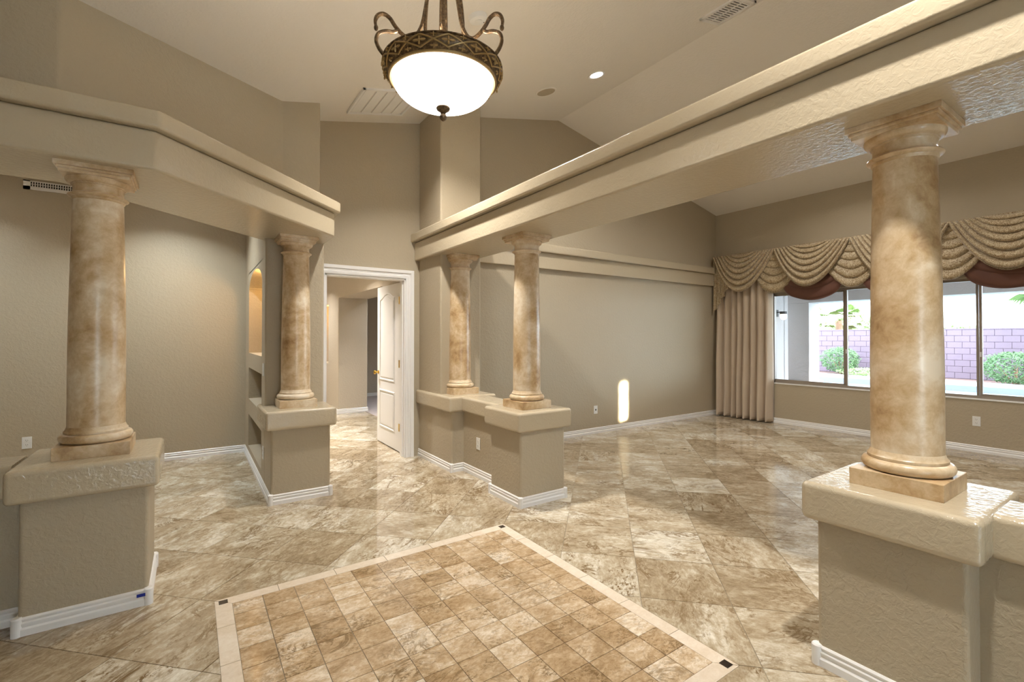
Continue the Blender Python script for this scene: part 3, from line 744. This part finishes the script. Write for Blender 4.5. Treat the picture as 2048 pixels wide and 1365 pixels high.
MB().box(.045, .052, -.004, .004, -.038, -.033).build('indicator', M['dark'], t, smooth=False)
def can(x, y, z, power, label, tilt=True, color=LED, spread=118):
    t = on_ceiling('recessed_light', x, y, label, 'light', 'recessed ceiling lights') if tilt else thing('recessed_light', (x, y, z), 0, label, 'light', 'recessed ceiling lights')
    MB().lathe([(.066, .002), (.066, -.004), (.088, -.007), (.094, -.003), (.094, .002)], n=36).build('trim_ring', M['white'], t)
    MB().lathe([(.001, -.004), (.068, -.004), (.068, .001)], n=30).build('lens', M['led'], t)
    l = bpy.data.lights.new('can_light', 'AREA'); l.shape = 'DISK'; l.size = .12; l.energy = power; l.color = color; l.spread = R(spread)
    o = bpy.data.objects.new('can_light', l); COL.objects.link(o); o.parent = t; o.location = (0, 0, -.012)
    return t
can(1.50, 3.65, 0, 33, 'recessed ceiling light hidden behind the pendant ring')
can(1.50, .30, 0, 25, 'recessed ceiling light over the entry, out of view')
can(3.585, 3.651, 0, 21, 'lit recessed ceiling light beyond the pendant, near the speaker')
can(6.6, 2.6, 0, 15, 'unseen recessed light added to brighten the living room window wall', True, LED, 160)  # added out of view to lift the window wall
can(6.6, .0, 0, 14, 'unseen recessed light added as fill over the near living room', True, LED, 160)  # added out of view, more light for the window wall
can(3.6, .2, 0, 12, 'unseen recessed light added as fill beside the beam')  # extra fill lamp, added out of view
can(-.2, 5.75, 3.05, 16, 'recessed ceiling light close to the dining room back wall', False, (.84, .93, 1))
can(-1.9, 5.75, 3.05, 9, 'recessed ceiling light over the left side of the dining room', False, (.84, .93, 1))
can(1.30, 9.3, 2.75, 25, 'recessed ceiling light deep in the hallway', False)
can(1.25, 6.7, 2.75, 40, 'recessed ceiling light in the hallway beyond the door', False)
can(3.6, 8.2, 2.75, 20, 'added light standing in for bedroom window daylight past the hallway', False, DAY)  # added lamp in place of daylight from a bedroom window
def puck(loc, power, label):
    t = thing('puck_light', loc, 0, label, 'light')
    MB().lathe([(.001, -.012), (.03, -.012), (.035, -.008), (.035, 0), (.001, 0)], n=20).build('housing', M['brass'], t)
    l = bpy.data.lights.new('puck', 'POINT'); l.energy = power; l.color = (1, .62, .25); l.shadow_soft_size = .03
    o = bpy.data.objects.new('puck_glow', l); COL.objects.link(o); o.parent = t; o.location = (0, 0, -.05)
puck((XN + .16, yc, 2.078), 9, 'small warm puck light in the top of the arched niche')
puck((2.31, 9.8, 1.99), 5, 'small warm puck light in the hallway niche')

# ------------------------------------------------------------------ pendant
PX, PY = .985, 2.030
pd = thing('pendant_light', (PX, PY, 2.60), -YAW, 'bronze scroll pendant lamp with glowing glass bowl over the stone inlay', 'pendant lamp')
bowl = [(.001, -.118)] + [(.240 * math.sin(R(90) * k / 14) ** .95, -.118 + .128 * (1 - math.cos(R(90) * k / 14)) ** 1.05) for k in range(1, 15)]
MB().lathe(bowl, n=64).build('glass_bowl', M['bowl'], pd)
MB().lathe([(.240, .000), (.247, -.006), (.253, -.004), (.255, .004), (.250, .010)], n=72).build('bowl_rim', M['gold_rim'], pd)
def ringr(h): return .256 + .024 * math.sin(math.pi * min(1, max(0, (h + .0) / .054)) * .62)
prof = [(.240, .004), (.252, .003)] + [(ringr(.054 * k / 12), .004 + .054 * k / 12) for k in range(13)] + [(.283, .060), (.283, .065), (.272, .069), (.255, .064), (.240, .04), (.240, .004)]
ring = MB().lathe(prof, n=96).build('ring_band', M['bronze'], pd)
def on_ring(a, h, out=.002): r = ringr(h) + out; return (r * math.cos(a), r * math.sin(a), .004 + h)
NS = 14
for k in range(NS):
    a0 = 2 * math.pi * k / NS; a1 = 2 * math.pi * (k + 1) / NS
    for u0, u1 in ((.006, .050), (.050, .006)):
        MB().tube([on_ring(a0 + (a1 - a0) * s / 8, u0 + (u1 - u0) * s / 8) for s in range(9)], .0036, 6).build('lattice_strand', M['gold_rim'], ring)
    am = (a0 + a1) / 2
    for aa, hh, sc_ in ((a0, .028, .9), (am, .047, .5), (am, .009, .5)):
        c = Vector(on_ring(aa, hh, .0015)); n = Vector((math.cos(aa), math.sin(aa), .1)); t_ = Vector((-math.sin(aa), math.cos(aa), 0)); b_ = n.cross(t_)
        mb = MB()
        for q in range(4):
            d = (t_ if q % 2 == 0 else b_) * (1 if q < 2 else -1)
            ln = .017 if q % 2 == 0 else .012
            rot = Matrix((d, n.cross(d), n)).transposed()
            mb.ell(c + d * ln * sc_, ln * sc_, .0055 * sc_, .005, 8, 4, rot)
        mb.ell(c + n * .003, .005 * sc_, .005 * sc_, .005, 8, 4)
        mb.build('flower', M['gold_rim'], ring)
# finial
MB().lathe([(.001, -.148), (.030, -.150), (.033, -.155), (.030, -.162), (.016, -.172), (.009, -.177), (.013, -.179), (.009, -.182), (.015, -.187), (.018, -.195), (.015, -.206), (.006, -.214), (.001, -.216)], n=28).build('finial', M['bronze'], pd, loc=(0, 0, .028))
MB().tube([(0, 0, -.15), (0, 0, 1.03 - .02)], .008, 12).build('stem', M['bronze'], pd)
def bez(pts, n=40):
    # Catmull-Rom through the given points
    P = [Vector(p) for p in pts]; P = [P[0] * 2 - P[1]] + P + [P[-1] * 2 - P[-2]]; out = []
    for i in range(1, len(P) - 2):
        for k in range(n // (len(P) - 3)):
            t = k / (n // (len(P) - 3)); a, b_, c, d = P[i - 1:i + 3]
            out.append(.5 * ((2 * b_) + (c - a) * t + (2 * a - 5 * b_ + 4 * c - d) * t * t + (3 * b_ - a - 3 * c + d) * t ** 3))
    out.append(P[-2]); return out
def rad(a, pts): return [(r * math.cos(a), r * math.sin(a), h) for r, h in pts]
for a in (R(-25), R(205), R(90)):
    arm = [(.020, .70), (.050, .55), (.075, .40), (.088, .32), (.105, .24), (.135, .182), (.167, .166), (.200, .180), (.228, .206), (.250, .234), (.277, .246), (.302, .234), (.315, .206), (.312, .174)]
    MB().tube(bez(rad(a, arm), 104), [.0092] * 92 + [.0092 - .0003 * k for k in range(13)], 8).build('arm', M['bronze'], pd)
    scr = [(.212, .194), (.235, .176), (.268, .170), (.300, .152), (.311, .118), (.300, .086), (.276, .058)]
    MB().tube(bez(rad(a, scr), 60), .0088, 8).build('scroll', M['bronze'], pd)
    inner = [(.030, .66), (.062, .50), (.088, .36), (.098, .22), (.096, .10), (.098, .02)]
    MB().tube(bez(rad(a + R(16), inner), 50), .0085, 8).build('inner_rod', M['bronze'], pd)
    MB().ell(Vector(rad(a, [(.312, .174)])[0]), .010, .010, .014, 10, 6).build('arm_tip', M['bronze'], pd)
    sp = []
    for k in range(30):
        th = 4.6 * k / 29; rr_ = .026 * (1 - .75 * k / 29); sp.append((.022 + .026 + rr_ * math.cos(math.pi - th), .23 + rr_ * math.sin(th)))
    for s_ in (0, -.07):
        MB().tube(rad(a + R(60), [(r, h + s_) for r, h in sp]), .0045, 6).build('leaf_scroll', M['bronze'], pd)
MB().lathe([(.001, .12), (.016, .13), (.024, .16), (.014, .20), (.020, .24), (.012, .28), (.001, .30)], n=20).build('stem_knop', M['bronze'], pd)
zc = ceil_z(PX) - 2.60
MB().lathe([(.001, zc - .055), (.02, zc - .05), (.055, zc - .03), (.068, zc - .012), (.068, zc + .02)], n=32).build('canopy', M['bronze'], pd)
l = bpy.data.lights.new('pendant_bulb', 'POINT'); l.energy = 18; l.color = (1, .92, .80); l.shadow_soft_size = .07
o = bpy.data.objects.new('pendant_bulb', l); COL.objects.link(o); o.parent = pd; o.location = (0, 0, .065)

# ------------------------------------------------------------------ blue tape on the left pedestal
tp = tag(MB().box(-.224, -.186, 3.093 - .0172, 3.093 - .0155, .050, .066).build('blue_tape', M['bluetape'], None, False), 'small blue tape strip on the left pedestal baseboard', 'tape')

# ------------------------------------------------------------------ patio, pool and garden
GZ = -.10
struct('patio_floor', MB().box(XW + .17, 15.2, -8, 7.2, -.25, GZ), M['deck'], 'pale concrete patio slab outside the window', 'patio floor', False)
struct('patio_ceiling', MB().box(XW + .17, 14.7, -8, 7.2, 2.62, 2.75), M['stucco'], 'white stucco patio ceiling outside the window', 'patio ceiling', False)
tag(MB().box(14.0, 14.6, -8, 7.2, 2.31, 2.63, .02).build('patio_beam', M['stucco'], None), 'white stucco patio beam along the patio edge', 'beam')
pr = thing('patio_pillar', (14.3, 6.4, GZ), 0, 'square white stucco patio pillar outside the window', 'pillar')
MB().box(-.3, .3, -.31, .31, 0, 2.42, .02).build('shaft', M['stucco'], pr)
MB().prism([(-.38, -.39), (.38, -.39), (.38, .39), (-.38, .39)], 0, .26, .02).build('plinth', M['stucco'], pr)
struct('wall_patio', MB().box(XW + .17, 13.4, 6.45, 6.65, GZ, 2.65).box(13.38, 13.6, 6.45, 9, GZ, 2.65), M['stucco'], 'white stucco house wall at the side of the patio', 'wall', False)
pdoor = thing('patio_door', (12.55, 6.45, GZ), 0, 'white framed glass patio door on the outside house wall', 'door')
MB().box(-.5, .12, -.04, .0, 0, 2.2).build('frame', M['white'], pdoor, smooth=False)
MB().box(-.42, .04, -.05, -.03, .25, 2.1).build('pane', plain('dim_glass', srgb(120, 130, 140), .1), pdoor, smooth=False)
sc1 = thing('wall_sconce', (12.98, 6.45, 2.0), 0, 'dark metal wall sconce with glass globe on the patio wall', 'sconce')
MB().box(-.06, .06, -.03, 0, -.08, .10, .006, 2).build('back_plate', M['dark'], sc1)
MB().tube([(0, -.02, .03), (0, -.12, .04), (0, -.18, .03)], .012, 8).build('arm', M['dark'], sc1)
MB().lathe([(.001, .05), (.085, .05), (.085, -.02), (.001, -.02)], (0, -.18, 0), 20).build('cap', M['dark'], sc1)
MB().lathe([(.08, -.02), (.08, -.11), (.06, -.15), (.03, -.17), (.001, -.175)], (0, -.18, 0), 20).build('globe', M['lampglass'], sc1)
# pool: far coping at x~20, water to the patio side
pool = thing('pool', (17.7, 3.5, GZ), 0, 'swimming pool with pale water beyond the patio', 'pool')
local(MB().box(15.2, 19.6, -8, 12, -.55, -.30), 'water', M['water'], pool, smooth=False)
local(MB().box(19.55, 19.75, -8, 12, -.55, GZ - .02), 'waterline_tile', M['pooltile'], pool, smooth=False)
struct('pool_deck', MB().box(19.6, 21.3, -8, 16, -.5, GZ).box(13.6, 19.62, 12, 16, -.5, GZ).box(13.6, 15.21, 6.6, 12.1, -.5, GZ), M['deck'], 'bright concrete pool deck before the block wall', 'deck', False)
struct('ground', MB().box(21.3, 45, -20, 30, -.5, GZ - .01), M['soil'], 'gravel planting bed at the foot of the block wall', 'ground', False)
bwall = thing('block_wall', (22.5, 6, GZ), 0, 'mauve concrete block garden wall behind the pool', 'garden wall')
MB().box(-.085, .085, -9, 9, 0, 1.735).build('mortar_core', M['mortar'], bwall, smooth=False)
bl = MB().box(-.10, .10, -.198, .198, .004, .210, .004, 1).mesh('block', False); bl.materials.append(M['block'])
nbk = 0; field = MB()
for r in range(8):
    for k in range(-22, 22):
        y = (k + .5 * (r % 2)) * .406
        if -4.6 < y < 4.9: link('block', bl, None, bwall, (0, y, r * .2165)); nbk += 1
        elif -8.8 < y < 8.8: field.box(-.10, .10, y - .198, y + .198, r * .2165 + .004, r * .2165 + .21)
tag(field.build('block_field', M['block'], bwall, False), None, None, None, 'stuff')
MB().box(-.11, .11, -9, 9, 1.732, 1.775).build('cap_course', M['block'], bwall, smooth=False)
def bush(name, loc, rx, ry, rz, n, mat, label, cat, group=None, size=.06, stem=True, seed=1, cz=None):
    rnd = random.Random(seed); t = thing(name, loc, 0, label, cat, group); bm = bmesh.new(); cz = rz if cz is None else cz
    for _ in range(n):
        th, cph = rnd.uniform(0, 2 * math.pi), rnd.uniform(-1, 1); sph = math.sqrt(1 - cph * cph); rr = rnd.uniform(.55, 1.0) ** .5
        k = .9 + .12 * math.sin(3 * th + seed) + .08 * math.sin(7 * th + 5 * cph)
        p = Vector((rx * rr * k * sph * math.cos(th), ry * rr * k * sph * math.sin(th), cz + rz * rr * cph))
        if p.z < .02: p.z = rnd.uniform(.03, .12)
        d = Vector((rnd.gauss(0, 1), rnd.gauss(0, 1), rnd.gauss(0, 1))).normalized(); e = d.orthogonal().normalized() * size * rnd.uniform(.25, .45); d *= size * rnd.uniform(.7, 1.3)
        bm.faces.new([bm.verts.new(q) for q in (p - d, p + e, p + d, p - e)])
    me = bpy.data.meshes.new('foliage'); bm.to_mesh(me); bm.free()
    o = link('foliage', me, mat, t); o['kind'] = 'stuff'
    if stem:
        mb = MB()
        for q in range(4):
            a = q * 1.6; mb.tube([(.03 * math.cos(a), .03 * math.sin(a), -.02), (rx * .3 * math.cos(a), ry * .3 * math.sin(a), cz * .8), (rx * .5 * math.cos(a), ry * .5 * math.sin(a), cz * 1.2)], [.025, .018, .008], 6)
        mb.build('stem', M['bark'], t)
    return t
bush('shrub', (21.4, 8.15, GZ), .62, .72, .52, 2600, M['leaf'], 'round clipped green shrub by the block wall left of the foreground column', 'shrub', 'garden shrubs', .05, True, 3, .56)
bush('shrub', (21.2, 3.30, GZ), .62, .95, .52, 2800, M['leaf'], 'round clipped green shrub by the block wall right of the foreground column', 'shrub', 'garden shrubs', .05, True, 5, .50)
bush('ground_cover', (21.1, 7.2, GZ), .4, .95, .16, 1200, M['leaf2'], 'low pale ground cover beside the left shrub', 'plant', None, .05, False, 8, .13)
bush('tree', (32, 11.5, GZ), 1.8, 2.8, 1.1, 2400, M['leaf2'], 'pale green tree top showing over the block wall behind the column', 'tree', None, .16, True, 12, 1.55)
bush('tree', (25.5, 5.6, GZ), .9, 1.7, .45, 1800, M['leaf2'], 'pale hedge top showing above the block wall at the right', 'tree', None, .12, True, 14, 1.45)
def palm(loc, h, label, rf=1.25, seed=2, n=22):
    rnd = random.Random(seed); t = thing('palm_tree', loc, 0, label, 'palm tree', 'garden palms')
    MB().tube([(0, 0, -.1), (.04, 0, h * .5), (0, .03, h)], [.19, .15, .14], 10).build('trunk', M['bark'], t)
    for q in range(n):
        a = 2 * math.pi * q / n + rnd.uniform(-.2, .2); el = rnd.uniform(-.5, 1.1); L = rf * rnd.uniform(.55, .8)
        d = Vector((math.cos(a) * math.cos(el), math.sin(a) * math.cos(el), math.sin(el))); c = Vector((0, 0, h)) + d * L
        side = d.cross(Vector((0, 0, 1))).normalized(); up = side.cross(d)
        mb = MB().tube([(0, 0, h), c], .012, 5)
        for k in range(-7, 8):
            f = k / 7 * 1.35; dd = (d * math.cos(f) + side * math.sin(f)); ln = rf * .52 * (1 - .25 * abs(k / 7)); tip = c + dd * ln - Vector((0, 0, .12 * ln + .08 * abs(k / 7)))
            wv = (side * math.cos(f) - d * math.sin(f)) * .035; md = c + dd * ln * .5 + up * .02
            mb.quad(c, md + wv, tip, md - wv)
        mb.build('frond', M['palm'], t, False)
palm((25.5, 9.75, GZ), 2.25, 'fan palm beyond the block wall left of the foreground column', 1.15, 4)
palm((20.3, 2.38, GZ), 3.1, 'tall palm with hanging fronds at the right of the window view', 1.3, 9)
hs_ = thing('neighbour_house', (44, 21.8, GZ), 0, 'neighbouring house with tiled roof beyond the garden wall', 'house')
MB().box(0, 8, -5, 5, 0, 2.6).build('wall', M['stucco'], hs_, smooth=False)
rf_ = MB().prism([(-.6, 2.5), (4, 4.6), (8.6, 2.5)], -5.5, 5.5, fn=lambda a, b_, c: (a, c, b_)).build('roof', M['roof'], hs_, smooth=False)
rt = MB().prism([(-.62, 2.55), (3.98, 4.65), (3.98, 4.72), (-.62, 2.62)], -.10, .10, fn=lambda a, b_, c: (a, c, b_)).mesh('roof_tile_row', False); rt.materials.append(M['roof'])
for k in range(22): link('roof_tile_row', rt, None, rf_, (0, -5.3 + .5 * k, 0))
